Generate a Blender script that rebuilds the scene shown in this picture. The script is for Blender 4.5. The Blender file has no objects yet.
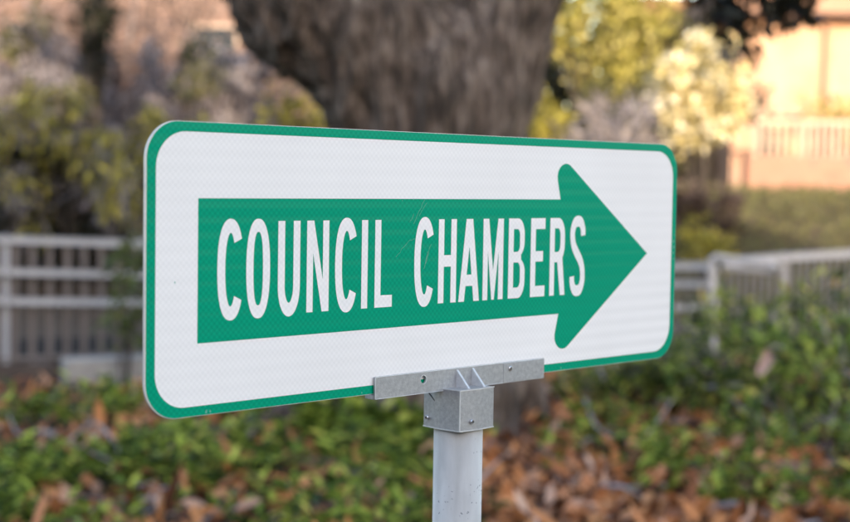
import bpy, bmesh, math, random
import numpy as np
from mathutils import Vector, Matrix, noise

rnd = random.Random(7)
rng = np.random.default_rng(11)
scene = bpy.context.scene
COL = scene.collection
R = math.radians

# ------------------------------------------------------------------ camera
FPX = 1490.0
PITCH, ROLL = R(3.0724), R(0.8916)
CAM = Vector((0, 0, 1.6))
R0 = Vector((1, 0, 0)); U0 = Vector((0, math.sin(PITCH), math.cos(PITCH)))
FW = Vector((0, math.cos(PITCH), -math.sin(PITCH)))
RT = R0 * math.cos(ROLL) + U0 * math.sin(ROLL)
UP = U0 * math.cos(ROLL) - R0 * math.sin(ROLL)
cd = bpy.data.cameras.new('camera')
cam = bpy.data.objects.new('camera', cd); COL.objects.link(cam)
m3 = Matrix((RT, UP, -FW)).transposed()
cam.matrix_world = Matrix.Translation(CAM) @ m3.to_4x4()
cd.sensor_width = 36; cd.sensor_fit = 'HORIZONTAL'; cd.lens = FPX / 850 * 36
cd.clip_start = 0.05; cd.clip_end = 2000
cd.dof.use_dof = True; cd.dof.focus_distance = 1.72; cd.dof.aperture_fstop = 4.0
scene.camera = cam

def pt(u, v, d):
    return CAM + (FW + RT * ((u - 425) / FPX) + UP * ((261 - v) / FPX)) * d

# ------------------------------------------------------------------ terrain
def sm(t):
    t = min(1.0, max(0.0, t)); return t * t * (3 - 2 * t)
def gz(x, y):
    z = 1.45 * sm((y - 15.5) / 10.5) * sm((x + 1.5) / 3.0)
    z += 0.5 * sm((y - 15.5) / 6) * (1 - sm((x + 1.5) / 3.0))
    z += 13.5 * sm((-5 - y) / 26.0) * (1 - sm((x - 15.0) / 8.0)) * sm((x + 110) / 30)  # unseen ridge behind the camera, added to keep the sun off the foreground
    if -4 < y < 16:
        z += 0.05 * noise.noise((x * 0.6, y * 0.6, 3.0)) * sm((y + 4) / 3) * sm((16 - y) / 3)
    return z
def gp(u, d, dz=0.0):
    p = pt(u, 261, d); return Vector((p.x, p.y, gz(p.x, p.y) + dz))

# ------------------------------------------------------------------ materials
def new_mat(name):
    m = bpy.data.materials.new(name); m.use_nodes = True
    nt = m.node_tree; b = nt.nodes['Principled BSDF']
    return m, nt, b
def N(nt, t, **kw):
    n = nt.nodes.new(t)
    for k, v in kw.items(): setattr(n, k, v)
    return n
def ramp(nt, cols, pos=None, interp='LINEAR'):
    r = N(nt, 'ShaderNodeValToRGB'); e = r.color_ramp.elements; r.color_ramp.interpolation = interp
    n = len(cols)
    while len(e) < n: e.new(0.5)
    for i, c in enumerate(cols):
        e[i].position = pos[i] if pos else i / max(1, n - 1)
        e[i].color = (*c, 1)
    return r
def noise_mat(name, cols, scale=5, rough=.8, bump=0.0, bscale=None, stretch=(1, 1, 1), metallic=0.0, pos=None, spec=.5, detail=6, bdist=.01):
    m, nt, b = new_mat(name)
    tc = N(nt, 'ShaderNodeTexCoord'); mp = N(nt, 'ShaderNodeMapping'); mp.inputs['Scale'].default_value = stretch
    nt.links.new(tc.outputs['Object'], mp.inputs['Vector'])
    nz = N(nt, 'ShaderNodeTexNoise'); nz.inputs['Scale'].default_value = scale; nz.inputs['Detail'].default_value = detail
    nz.inputs['Roughness'].default_value = .6
    nt.links.new(mp.outputs[0], nz.inputs['Vector'])
    r = ramp(nt, cols, pos or [.28 + .44 * i / max(1, len(cols) - 1) for i in range(len(cols))])
    nt.links.new(nz.outputs['Fac'], r.inputs['Fac']); nt.links.new(r.outputs['Color'], b.inputs['Base Color'])
    b.inputs['Roughness'].default_value = rough; b.inputs['Metallic'].default_value = metallic
    b.inputs['Specular IOR Level'].default_value = spec
    if bump:
        n2 = N(nt, 'ShaderNodeTexNoise'); n2.inputs['Scale'].default_value = bscale or scale * 3; n2.inputs['Detail'].default_value = 6
        nt.links.new(mp.outputs[0], n2.inputs['Vector'])
        bp = N(nt, 'ShaderNodeBump'); bp.inputs['Strength'].default_value = bump; bp.inputs['Distance'].default_value = bdist
        nt.links.new(n2.outputs['Fac'], bp.inputs['Height']); nt.links.new(bp.outputs['Normal'], b.inputs['Normal'])
    return m
def leaf_mat(name, cols, rough=.45, trans=.25, spec=.4, pos=None):
    m, nt, b = new_mat(name)
    g = N(nt, 'ShaderNodeNewGeometry')
    r = ramp(nt, cols, pos); nt.links.new(g.outputs['Random Per Island'], r.inputs['Fac'])
    nt.links.new(r.outputs['Color'], b.inputs['Base Color'])
    b.inputs['Roughness'].default_value = rough; b.inputs['Specular IOR Level'].default_value = spec
    if trans:
        out = nt.nodes['Material Output']
        t = N(nt, 'ShaderNodeBsdfTranslucent'); nt.links.new(r.outputs['Color'], t.inputs['Color'])
        mx = N(nt, 'ShaderNodeMixShader'); mx.inputs[0].default_value = trans
        nt.links.new(b.outputs[0], mx.inputs[1]); nt.links.new(t.outputs[0], mx.inputs[2]); nt.links.new(mx.outputs[0], out.inputs['Surface'])
    return m

def sheeting(name, col, pat=.06):
    """prismatic retroreflective sheet: fine diamond lattice, faint horizontal seal bands in the gloss, light bands painted into the colour"""
    m, nt, b = new_mat(name)
    tc = N(nt, 'ShaderNodeTexCoord'); sp = N(nt, 'ShaderNodeSeparateXYZ')
    nt.links.new(tc.outputs['Object'], sp.inputs[0])
    def M(op, a, b_=None, c=None):
        n = N(nt, 'ShaderNodeMath', operation=op)
        for i, q in enumerate((a, b_, c)):
            if q is None: continue
            if isinstance(q, (int, float)): n.inputs[i].default_value = q
            else: nt.links.new(q, n.inputs[i])
        return n.outputs[0]
    x, z = sp.outputs['X'], sp.outputs['Z']
    k = 2 * math.pi / .0072
    a = M('SINE', M('MULTIPLY', x, k)); c = M('SINE', M('MULTIPLY', z, k))
    lat = M('MULTIPLY', a, c)
    nz = N(nt, 'ShaderNodeTexNoise'); nz.inputs['Scale'].default_value = 9; nt.links.new(tc.outputs['Object'], nz.inputs['Vector'])
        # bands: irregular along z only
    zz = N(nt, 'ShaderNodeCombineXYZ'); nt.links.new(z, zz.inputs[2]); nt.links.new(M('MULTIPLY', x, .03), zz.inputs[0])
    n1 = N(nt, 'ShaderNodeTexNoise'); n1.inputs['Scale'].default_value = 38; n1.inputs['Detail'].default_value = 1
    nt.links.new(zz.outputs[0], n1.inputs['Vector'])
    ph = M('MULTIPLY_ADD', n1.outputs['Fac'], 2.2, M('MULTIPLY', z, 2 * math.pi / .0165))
    # reflected light painted into the colour: bands grow stronger towards the lower right
    band_light = M('MULTIPLY_ADD', x, 1.1, M('MULTIPLY_ADD', z, -3.4, 4.62)); band_light.node.use_clamp = True
    amp = M('MULTIPLY', M('MULTIPLY_ADD', band_light, .075, .012), M('ADD', n1.outputs['Fac'], .35))
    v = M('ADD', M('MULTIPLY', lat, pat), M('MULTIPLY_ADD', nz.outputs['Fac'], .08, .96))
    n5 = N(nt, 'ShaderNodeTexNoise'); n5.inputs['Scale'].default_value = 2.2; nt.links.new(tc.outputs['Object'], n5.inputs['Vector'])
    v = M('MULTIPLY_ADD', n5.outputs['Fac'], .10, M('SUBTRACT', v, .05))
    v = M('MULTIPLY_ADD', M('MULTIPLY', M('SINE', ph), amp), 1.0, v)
    mx = N(nt, 'ShaderNodeVectorMath', operation='SCALE'); mx.inputs[0].default_value = col; nt.links.new(v, mx.inputs['Scale'])
    nt.links.new(mx.outputs[0], b.inputs['Base Color'])
    hgt = M('MULTIPLY_ADD', M('SINE', ph), .00014, M('MULTIPLY', lat, .00002))
    bp = N(nt, 'ShaderNodeBump'); bp.inputs['Strength'].default_value = 1; bp.inputs['Distance'].default_value = 1
    nt.links.new(hgt, bp.inputs['Height'])
    b.inputs['Roughness'].default_value = .5; b.inputs['Specular IOR Level'].default_value = .04
    b.inputs['Coat Weight'].default_value = .07; b.inputs['Coat Roughness'].default_value = .12
    nt.links.new(bp.outputs['Normal'], b.inputs['Coat Normal'])
    return m

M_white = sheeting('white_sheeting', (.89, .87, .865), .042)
M_green = sheeting('green_sheeting', (.0008, .315, .18), .13)
M_scr = noise_mat('scratched_sheet', [(.03, .34, .22), (.16, .45, .35)], 90, .5)
M_alu = noise_mat('panel_edge', [(.55, .56, .57), (.72, .73, .74)], 40, .4, metallic=.3)
M_cast = noise_mat('cast_aluminium', [(.31, .32, .34), (.38, .39, .41), (.46, .47, .49)], 190, .45, .5, 420, metallic=.35, bdist=.0006)
M_edge = noise_mat('worn_bright_edge', [(.55, .56, .58), (.74, .75, .77)], 120, .45, metallic=.3)
M_screw = noise_mat('zinc_screw', [(.5, .5, .52), (.75, .75, .77)], 200, .25, metallic=.9)
M_dark = noise_mat('dark_recess', [(.02, .02, .02), (.04, .04, .045)], 80, .7)

def pole_mat():
    m, nt, b = new_mat('weathered_grey_paint')
    tc = N(nt, 'ShaderNodeTexCoord'); mp = N(nt, 'ShaderNodeMapping'); mp.inputs['Scale'].default_value = (1, 1, .35)
    nt.links.new(tc.outputs['Object'], mp.inputs[0])
    nz = N(nt, 'ShaderNodeTexNoise'); nz.inputs['Scale'].default_value = 28; nz.inputs['Detail'].default_value = 8
    nt.links.new(mp.outputs[0], nz.inputs['Vector'])
    r = ramp(nt, [(.39, .38, .375), (.52, .51, .50), (.61, .60, .585)], [.3, .52, .72]); nt.links.new(nz.outputs['Fac'], r.inputs[0])
    n2 = N(nt, 'ShaderNodeTexNoise'); n2.inputs['Scale'].default_value = 230; n2.inputs['Detail'].default_value = 2
    nt.links.new(tc.outputs['Object'], n2.inputs['Vector'])
    n3 = N(nt, 'ShaderNodeTexNoise'); n3.inputs['Scale'].default_value = 26
    nt.links.new(tc.outputs['Object'], n3.inputs['Vector'])
    add = N(nt, 'ShaderNodeMath', operation='MULTIPLY_ADD'); nt.links.new(n3.outputs['Fac'], add.inputs[0]); add.inputs[1].default_value = .45
    nt.links.new(n2.outputs['Fac'], add.inputs[2])
    r2 = ramp(nt, [(0, 0, 0), (1, 1, 1)], [.925, .95]); nt.links.new(add.outputs[0], r2.inputs[0])
    mx = N(nt, 'ShaderNodeMix', data_type='RGBA'); nt.links.new(r2.outputs['Color'], mx.inputs['Factor'])
    nt.links.new(r.outputs['Color'], mx.inputs['A']); mx.inputs['B'].default_value = (.2, .2, .21, 1)
    n6 = N(nt, 'ShaderNodeTexNoise'); n6.inputs['Scale'].default_value = 70; n6.inputs['Detail'].default_value = 4
    mp6 = N(nt, 'ShaderNodeMapping'); mp6.inputs['Scale'].default_value = (1, 1, .06); nt.links.new(tc.outputs['Object'], mp6.inputs[0]); nt.links.new(mp6.outputs[0], n6.inputs['Vector'])
    r6 = ramp(nt, [(.86, .855, .84), (1, 1, 1)], [.32, .6]); nt.links.new(n6.outputs['Fac'], r6.inputs[0])
    m6 = N(nt, 'ShaderNodeMix', data_type='RGBA', blend_type='MULTIPLY'); m6.inputs['Factor'].default_value = .8
    nt.links.new(mx.outputs['Result'], m6.inputs['A']); nt.links.new(r6.outputs['Color'], m6.inputs['B'])
    nt.links.new(m6.outputs['Result'], b.inputs['Base Color']); b.inputs['Roughness'].default_value = .55
    bp = N(nt, 'ShaderNodeBump'); bp.inputs['Strength'].default_value = .4; bp.inputs['Distance'].default_value = .0008
    nt.links.new(nz.outputs['Fac'], bp.inputs['Height']); nt.links.new(bp.outputs[0], b.inputs['Normal'])
    return m
M_pole = pole_mat()

M_ground = noise_mat('soil_and_litter', [(.022, .015, .011), (.05, .032, .02), (.10, .06, .035), (.06, .055, .025)], 9, .95, .8, 30, bdist=.03)
M_bark = noise_mat('bark', [(.014, .010, .0075), (.072, .053, .042), (.168, .131, .110), (.31, .26, .23)], 11, .9, 1.0, 22, stretch=(1.7, 1.7, .40), bdist=.06, detail=12, pos=[.34, .46, .57, .72])
M_twig = leaf_mat('dry_twigs', [(.08, .07, .075), (.18, .16, .17), (.36, .33, .36), (.24, .205, .205)], .8, 0)
M_branch = noise_mat('branch_bark', [(.035, .028, .024), (.085, .07, .06)], 14, .9)
M_paleb = noise_mat('pale_branch', [(.22, .19, .18), (.40, .36, .36)], 14, .9)
M_rail = noise_mat('rail_paint', [(.42, .43, .47), (.52, .53, .57)], 8, .5)
M_baluster = noise_mat('baluster_grey', [(.14, .118, .112), (.20, .172, .165)], 8, .6)
M_balp = noise_mat('pale_baluster', [(.20, .195, .195), (.27, .26, .265)], 8, .6)
M_conc = noise_mat('concrete', [(.28, .27, .265), (.36, .35, .34), (.44, .43, .42)], 6, .9, .4, 40)
M_curb = noise_mat('dark_kerb', [(.06, .045, .04), (.10, .08, .07)], 6, .9)
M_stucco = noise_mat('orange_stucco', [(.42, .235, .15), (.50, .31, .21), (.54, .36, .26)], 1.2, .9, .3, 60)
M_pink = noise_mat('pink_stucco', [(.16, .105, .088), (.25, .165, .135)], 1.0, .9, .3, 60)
M_fascia = noise_mat('pink_fascia', [(.30, .17, .12), (.36, .22, .16)], 2, .8)
M_roof = noise_mat('brick_red_roof', [(.16, .07, .05), (.28, .13, .09)], 6, .8)
M_dkwood = noise_mat('dark_eave', [(.05, .03, .022), (.09, .05, .04)], 6, .8)
M_lowwall = noise_mat('pink_low_wall', [(.22, .11, .085), (.33, .18, .13), (.20, .13, .11)], 3, .9)
M_whiter = noise_mat('cream_rail', [(.36, .26, .195), (.44, .33, .26)], 6, .5)
M_glass = noise_mat('window_glass', [(.02, .025, .03), (.05, .06, .07)], 3, .08)

# ------------------------------------------------------------------ object helpers
def setp(o, label=None, cat=None, group=None, kind=None):
    if label: o['label'] = label
    if cat: o['category'] = cat
    if group: o['group'] = group
    if kind: o['kind'] = kind
    return o
def thing(name, loc, label, cat, group=None, rz=0.0):
    o = bpy.data.objects.new(name, None); COL.objects.link(o)
    o.location = loc; o.rotation_euler = (0, 0, rz); o.empty_display_size = .1
    return setp(o, label, cat, group)
def link(name, me, mat, parent=None, smooth=False):
    o = bpy.data.objects.new(name, me); COL.objects.link(o)
    if mat is not None and not me.materials: me.materials.append(mat)
    if smooth: me.polygons.foreach_set('use_smooth', [True] * len(me.polygons))
    if parent: o.parent = parent
    return o
class MB:
    """collects shapes (in the coordinates of the parent) into one mesh"""
    def __init__(s): s.v = []; s.f = []
    def add(s, vs, fs):
        n = len(s.v); s.v += [tuple(q) for q in vs]; s.f += [tuple(i + n for i in f) for f in fs]; return s
    def box(s, a, b, bev=0.0):
        bm = bmesh.new(); bmesh.ops.create_cube(bm, size=1)
        c = [(a[i] + b[i]) / 2 for i in range(3)]; d = [abs(b[i] - a[i]) for i in range(3)]
        for v in bm.verts: v.co = Vector((c[0] + v.co.x * d[0], c[1] + v.co.y * d[1], c[2] + v.co.z * d[2]))
        if bev: bmesh.ops.bevel(bm, geom=bm.edges[:], offset=bev, segments=2, affect='EDGES', profile=.5)
        return s.bm(bm)
    def bm(s, bm):
        bm.verts.index_update()
        s.add([v.co for v in bm.verts], [[v.index for v in f.verts] for f in bm.faces]); bm.free(); return s
    def tube(s, pts, rad, n=8, cap=True):
        pts = [Vector(p) for p in pts]; k = len(pts)
        rad = rad if isinstance(rad, (list, tuple)) else [rad] * k
        vs = []; fs = []; ref = Vector((.31, .87, .38))
        for i in range(k):
            t = (pts[min(i + 1, k - 1)] - pts[max(i - 1, 0)])
            if t.length < 1e-9: t = Vector((0, 0, 1))
            t.normalize()
            a = t.cross(ref).normalized(); b = t.cross(a)
            for j in range(n):
                q = 2 * math.pi * j / n; vs.append(pts[i] + (a * math.cos(q) + b * math.sin(q)) * rad[i])
        for i in range(k - 1):
            for j in range(n):
                fs.append((i * n + j, i * n + (j + 1) % n, (i + 1) * n + (j + 1) % n, (i + 1) * n + j))
        if cap: fs.append(tuple(range(n))[::-1]); fs.append(tuple((k - 1) * n + j for j in range(n)))
        return s.add(vs, fs)
    def bar(s, p, q, w, h, up=Vector((0, 0, 1)), bev=0.0):
        p = Vector(p); q = Vector(q); t = (q - p); L = t.length; t.normalize()
        if abs(t.dot(up)) > .98: up = Vector((0, 1, 0))
        a = t.cross(up).normalized(); b = a.cross(t).normalized()
        bm = bmesh.new(); bmesh.ops.create_cube(bm, size=1)
        for v in bm.verts: v.co = (p + q) / 2 + t * v.co.x * L + a * v.co.y * w + b * v.co.z * h
        if bev: bmesh.ops.bevel(bm, geom=bm.edges[:], offset=bev, segments=2, affect='EDGES', profile=.5)
        return s.bm(bm)
    def mesh(s, name):
        me = bpy.data.meshes.new(name); me.from_pydata(s.v, [], s.f); me.update(); return me
    def build(s, name, mat, parent=None, off=None, smooth=False):
        if off is not None: s.v = [tuple(Vector(q) - Vector(off)) for q in s.v]
        return link(name, s.mesh(name), mat, parent, smooth)

def np_mesh(name, V, F4):
    me = bpy.data.meshes.new(name)
    V = np.asarray(V, np.float32); F4 = np.asarray(F4, np.int32)
    me.vertices.add(len(V)); me.vertices.foreach_set('co', V.ravel())
    me.loops.add(F4.size); me.loops.foreach_set('vertex_index', F4.ravel())
    me.polygons.add(len(F4)); me.polygons.foreach_set('loop_start', np.arange(len(F4), dtype=np.int32) * 4)
    me.update(calc_edges=True); me.validate()
    return me
def unit(a): return a / (np.linalg.norm(a, axis=1, keepdims=True) + 1e-9)
def leaves(pos, d, up, L, W, curl=.15):
    n = len(pos); d = unit(d); s = unit(np.cross(d, up)); nm = np.cross(s, d)
    L = np.broadcast_to(np.asarray(L, float), (n,))[:, None]; W = np.broadcast_to(np.asarray(W, float), (n,))[:, None]
    fold = .18 * W; c = (np.broadcast_to(np.asarray(curl, float), (n,))[:, None]) * L
    v = [pos, pos + d * .28 * L + s * W * .46 + nm * fold, pos + d * .66 * L + s * W * .42 + nm * (fold - .45 * c),
         pos + d * L - nm * c, pos + d * .66 * L - s * W * .42 + nm * (fold - .45 * c), pos + d * .28 * L - s * W * .46 + nm * fold]
    V = np.stack(v, 1).reshape(-1, 3)
    b = np.arange(n)[:, None] * 6
    F = np.concatenate([b + np.array([[0, 1, 2, 3]]), b + np.array([[0, 3, 4, 5]])])
    return V, F
def strips(p, q, w):
    n = len(p); s = unit(np.cross(q - p, rng.normal(size=(n, 3)))) * np.asarray(w).reshape(-1, 1) * .5
    mid = (p + q) / 2 + rng.normal(size=(n, 3)) * np.linalg.norm(q - p, axis=1, keepdims=True) * .06
    V = np.stack([p - s, p + s, mid + s, mid - s, q + s * .4, q - s * .4], 1).reshape(-1, 3)
    b = np.arange(n)[:, None] * 6
    F = np.concatenate([b + np.array([[0, 1, 2, 3]]), b + np.array([[3, 2, 4, 5]])])
    return V, F
def cat(parts):
    V = []; F = []; k = 0
    for v, f in parts: V.append(v); F.append(f + k); k += len(v)
    return np.concatenate(V), np.concatenate(F)
def in_ball(n):
    v = unit(rng.normal(size=(n, 3))); return v * (rng.random((n, 1)) ** (1 / 2.4))

def shrub(name, base, cz, rad, n, L, W, mat, label, cat_, group=None, clumps=22, spread=.30, droop=0.0, stem=M_branch, twig_n=0, stem_r=.02, part='foliage', low=None, twmat=None):
    """clumps of leaves through an uneven volume, on branching stems.  base on the ground, cz = height of crown centre"""
    base = Vector(base); root = thing(name, base, label, cat_, group)
    C = in_ball(clumps) * np.array(rad) + np.array([0, 0, cz])
    if low is not None: C[:, 2] = np.maximum(C[:, 2], low)
    size = .55 + .8 * rng.random(clumps)
    ci = rng.choice(clumps, n, p=size / size.sum())
    loc = in_ball(n) * (np.array(rad) * spread) * size[ci][:, None]
    pos = C[ci] + loc
    if low is not None: pos[:, 2] = np.maximum(pos[:, 2], low + rng.random(n) * .1)
    d = loc / (np.array(rad) * spread) + rng.normal(size=(n, 3)) * .55 + np.array([0, 0, .25 - droop * 1.6])
    up = rng.normal(size=(n, 3)) * .6 + np.array([0, 0, 1.0]); 
    Ls = L * (.6 + .8 * rng.random(n)); Ws = W * (.6 + .8 * rng.random(n))
    V, F = leaves(pos, d, up, Ls, Ws, .1 + .25 * rng.random(n))
    setp(link(part, np_mesh(part, V, F), mat, root), kind='stuff')
    mb = MB()
    for i in range(clumps):
        c = Vector(C[i]); mid = Vector((c.x * .35 + rnd.uniform(-.05, .05), c.y * .35 + rnd.uniform(-.05, .05), c.z * .55))
        mb.tube([(rnd.uniform(-.04, .04), rnd.uniform(-.04, .04), -.05), mid, c], [stem_r, stem_r * .7, stem_r * .25], 5)
    mb.build('stem', stem, root)
    if twig_n:
        ci = rng.choice(clumps, twig_n); p = C[ci] + in_ball(twig_n) * np.array(rad) * spread
        q = p + (rng.normal(size=(twig_n, 3)) * .5 + (p - np.array([0, 0, cz * .6])) * .5 - np.array([0, 0, droop])) * (np.mean(rad) * .35)
        V, F = strips(p, q, .006 + .014 * rng.random(twig_n))
        setp(link('twig', np_mesh('twig', V, F), twmat or M_twig, root), kind='stuff')
    return root

def twig_shrub(name, base, cz, rad, n, label, mat=M_twig, group=None, L=.5, w=.02, droop=.5, clumps=26):
    root = thing(name, base, label, 'shrub', group)
    C = in_ball(clumps) * np.array(rad) + np.array([0, 0, cz])
    C[:, 2] = np.maximum(C[:, 2], .2)
    ci = rng.choice(clumps, n); p = C[ci] + in_ball(n) * np.array(rad) * .46
    cdir = rng.normal(size=(clumps, 3)) * np.array([.45, .45, .3])
    q = p + unit(rng.normal(size=(n, 3)) * .22 + cdir[ci] + unit(p - np.array([0, 0, cz * .5])) * .45 - np.array([0, 0, droop * 1.6])) * (L * (.4 + .9 * rng.random((n, 1))))
    V, F = strips(p, q, w * (.4 + rng.random(n)))
    setp(link('twig', np_mesh('twig', V, F), mat, root), kind='stuff')
    mb = MB()
    for i in range(clumps):
        c = Vector(C[i]); mid = Vector((c.x * .4 + rnd.uniform(-.1, .1), c.y * .4 + rnd.uniform(-.1, .1), c.z * .6))
        mb.tube([(rnd.uniform(-.05, .05), rnd.uniform(-.05, .05), -.05), mid, c, c + Vector((c.x, c.y, 0)) * .25 + Vector((0, 0, -.25))], [.035, .025, .014, .006], 5)
    mb.build('branch', M_paleb, root)
    return root

# ------------------------------------------------------------------ ground sheet
def axis(segs):
    a = []
    for s, e, st in segs: a += list(np.arange(s, e, st))
    return a + [segs[-1][1]]
xs = axis([(-420, -60, 30), (-60, -12, 2), (-12, 14, .4), (14, 60, 2), (60, 420, 30)])
ys = axis([(-420, -60, 30), (-60, -5, 1.5), (-5, 32, .4), (32, 70, 2), (70, 430, 30)])
V = [(x, y, gz(x, y)) for y in ys for x in xs]; nx = len(xs)
F = [(j * nx + i, j * nx + i + 1, (j + 1) * nx + i + 1, (j + 1) * nx + i) for j in range(len(ys) - 1) for i in range(nx - 1)]
o = link('ground', np_mesh('ground', V, F), M_ground, None, True); setp(o, kind='structure')

# ramp pavement behind the railings
mb = MB()
for a, b in ((-14, 1.5),):
    k = 60; vs = []; fs = []
    for i in range(k + 1):
        x = a + (b - a) * i / k
        y0 = min(12.45, max(10.6, 11.62 + .45 * (x + 3.2)))
        for yy in (y0, y0 + 1.7): vs.append((x, yy, .15))
    for i in range(k): fs.append((2 * i, 2 * i + 2, 2 * i + 3, 2 * i + 1))
    mb.add(vs, fs)
setp(mb.build('path', noise_mat('dark_paving', [(.03, .023, .02), (.05, .04, .036)], 5, .95, spec=.05)), kind='structure')

# ------------------------------------------------------------------ THE SIGN
YAW = 0.79504; SX = .464
O = Vector((-.28074, 1.4880, 1.6 - .24738))
dirv = Vector((math.cos(YAW), math.sin(YAW), 0))
pole_xy = O + dirv * SX
base = Vector((pole_xy.x, pole_xy.y, gz(pole_xy.x, pole_xy.y)))
sign = thing('direction_sign', base, 'white and green arrow sign reading COUNCIL CHAMBERS on a grey metal pole', 'sign', rz=YAW)
Z0 = O.z - base.z
def S(s, z, off=0.0): return (s - SX, -off, Z0 + z)      # mm-plane of the sign -> local
def local(p): return Matrix.Rotation(-YAW, 3, 'Z') @ (Vector(p) - base)

def rrect(x0, z0, x1, z1, r, n=14):
    pts = []
    for cx, cz, a0 in ((x1 - r, z1 - r, 0), (x0 + r, z1 - r, 90), (x0 + r, z0 + r, 180), (x1 - r, z0 + r, 270)):
        for i in range(n + 1):
            a = R(a0 + 90 * i / n); pts.append((cx + r * math.cos(a), cz + r * math.sin(a)))
    return pts
def plate(name, loops, off, thick, mat, parent, origin_like=None, bev=0.0):
    """flat shape with holes (2D filled curve), front face at 'off', extruded back by thick"""
    cu = bpy.data.curves.new(name, 'CURVE'); cu.dimensions = '2D'; cu.fill_mode = 'BOTH'
    cu.extrude = thick / 2; cu.bevel_depth = 0
    for lp in loops:
        sp = cu.splines.new('POLY'); sp.points.add(len(lp) - 1); sp.use_cyclic_u = True
        for p, (x, z) in zip(sp.points, lp): p.co = (x, z, 0, 1)
    tmp = bpy.data.objects.new(name, cu); COL.objects.link(tmp)
    dg = bpy.context.evaluated_depsgraph_get(); dg.update()
    me = bpy.data.meshes.new_from_object(tmp.evaluated_get(dg)); bpy.data.objects.remove(tmp)
    for v in me.vertices:
        x, z, t = v.co; v.co = S(x, z, off - thick / 2 + t)
    me.update(); me.name = name; me.materials.clear()
    bm = bmesh.new(); bm.from_mesh(me); bmesh.ops.remove_doubles(bm, verts=bm.verts, dist=1e-6); bmesh.ops.recalc_face_normals(bm, faces=bm.faces)
    bm.to_mesh(me); bm.free()
    if thick == 0:
        nrm = Vector((0, -1, 0))
        bm = bmesh.new(); bm.from_mesh(me)
        for f in bm.faces:
            if f.normal.dot(nrm) < 0: f.normal_flip()
        bm.to_mesh(me); bm.free()
    return link(name, me, mat, parent)

W_, H_ = .9144, .3048
panel = plate('panel', [rrect(0, 0, W_, H_, .040)], 0, .0022, M_alu, sign)
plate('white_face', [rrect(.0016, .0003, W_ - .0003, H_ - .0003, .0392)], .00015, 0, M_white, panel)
plate('green_border', [rrect(.0020, .0005, W_ - .0005, H_ - .0005, .0388), rrect(.0132, .0105, W_ - .0102, H_ - .0105, .037)], .00032, 0, M_green, panel)
# arrow
def arrow():
    cx, cz, r = .6631, .2553, .0176; mid = .1509
    P = [(.0660, .0757), (.0660, .2261), (.6525, .2261)]
    # left tangent from junction, around the lobe, to the slanted flank
    jx, jz = .6525, .2261; dx, dz = jx - cx, jz - cz; dd = math.hypot(dx, dz); al = math.atan2(dz, dx); be = math.acos(r / dd)
    a0 = (al - be) % (2 * math.pi); a1 = math.atan2(.8227, .5685)
    arc = [(cx + r * math.cos(a0 + (a1 - a0) * i / 20), cz + r * math.sin(a0 + (a1 - a0) * i / 20)) for i in range(21)]
    P += arc; P.append((.8457, mid))
    P += [(x, 2 * mid - z) for x, z in reversed(arc)]
    P.append((.6525, 2 * mid - .2261)); 
    return P
plate('arrow', [arrow()], .00032, 0, M_green, panel)

# --- lettering: condensed highway style capitals, drawn at 100 x natural width then squeezed
HH = 101.5
def strip2d(cl, w, flat=(None, None)):
    n = len(cl); Lf = []; Rt = []
    for i in range(n):
        a = Vector(cl[max(0, i - 1)]); b = Vector(cl[min(n - 1, i + 1)]); t = (b - a).normalized(); nn = Vector((-t.y, t.x))
        p = Vector(cl[i]); Lf.append(tuple(p + nn * w / 2)); Rt.append(tuple(p - nn * w / 2))
    return Lf + Rt[::-1]
def sup(a, b, t, e=2.35):
    c, s = math.cos(t), math.sin(t)
    return (a * math.copysign(abs(c) ** (2 / e), c), b * math.copysign(abs(s) ** (2 / e), s))
def ell(cx, cz, rx, rz, a0, a1, n=10):
    return [(cx + rx * math.cos(R(a0 + (a1 - a0) * i / n)), cz + rz * math.sin(R(a0 + (a1 - a0) * i / n))) for i in range(n + 1)]
def catmull(P, k=6):
    out = []
    for i in range(len(P) - 1):
        p0, p1, p2, p3 = (Vector(P[max(0, i - 1)]), Vector(P[i]), Vector(P[i + 1]), Vector(P[min(len(P) - 1, i + 2)]))
        for j in range(k):
            t = j / k
            out.append(tuple(.5 * ((2 * p1) + (p2 - p0) * t + (2 * p0 - 5 * p1 + 4 * p2 - p3) * t * t + (3 * p1 - p0 - 3 * p2 + p3) * t ** 3)))
    return out + [tuple(P[-1])]
w = 15.0
def G_I(): return [[(0, 0), (0, HH), (w, HH), (w, 0)]]
def G_L(): return [[(0, 0), (0, HH), (w, HH), (w, 14), (44, 14), (44, 0)]]
def G_H(): return [[(0, 0), (0, HH), (w, HH), (w, 58), (34, 58), (34, HH), (49, HH), (49, 0), (34, 0), (34, 44), (w, 44), (w, 0)]]
def G_E(): return [[(0, 0), (0, HH), (44, HH), (44, HH - 14), (w, HH - 14), (w, 59), (38, 59), (38, 45.5), (w, 45.5), (w, 14), (44.5, 14), (44.5, 0)]]
def G_N():
    W = 51; s = 14.2
    return [[(0, 0), (0, HH), (s * 1.12, HH), (W - s, 36), (W - s, HH), (W, HH), (W, 0), (W - s * 1.12, 0), (s, HH - 36), (s, 0)]]
def G_M():
    W = 59; s = 14
    return [[(0, 0), (0, HH), (s * 1.15, HH), (W / 2, 37), (W - s * 1.15, HH), (W, HH), (W, 0), (W - s, 0), (W - s, 60), (W / 2 + 3.6, 0), (W / 2 - 3.6, 0), (s, 60), (s, 0)]]
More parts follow.
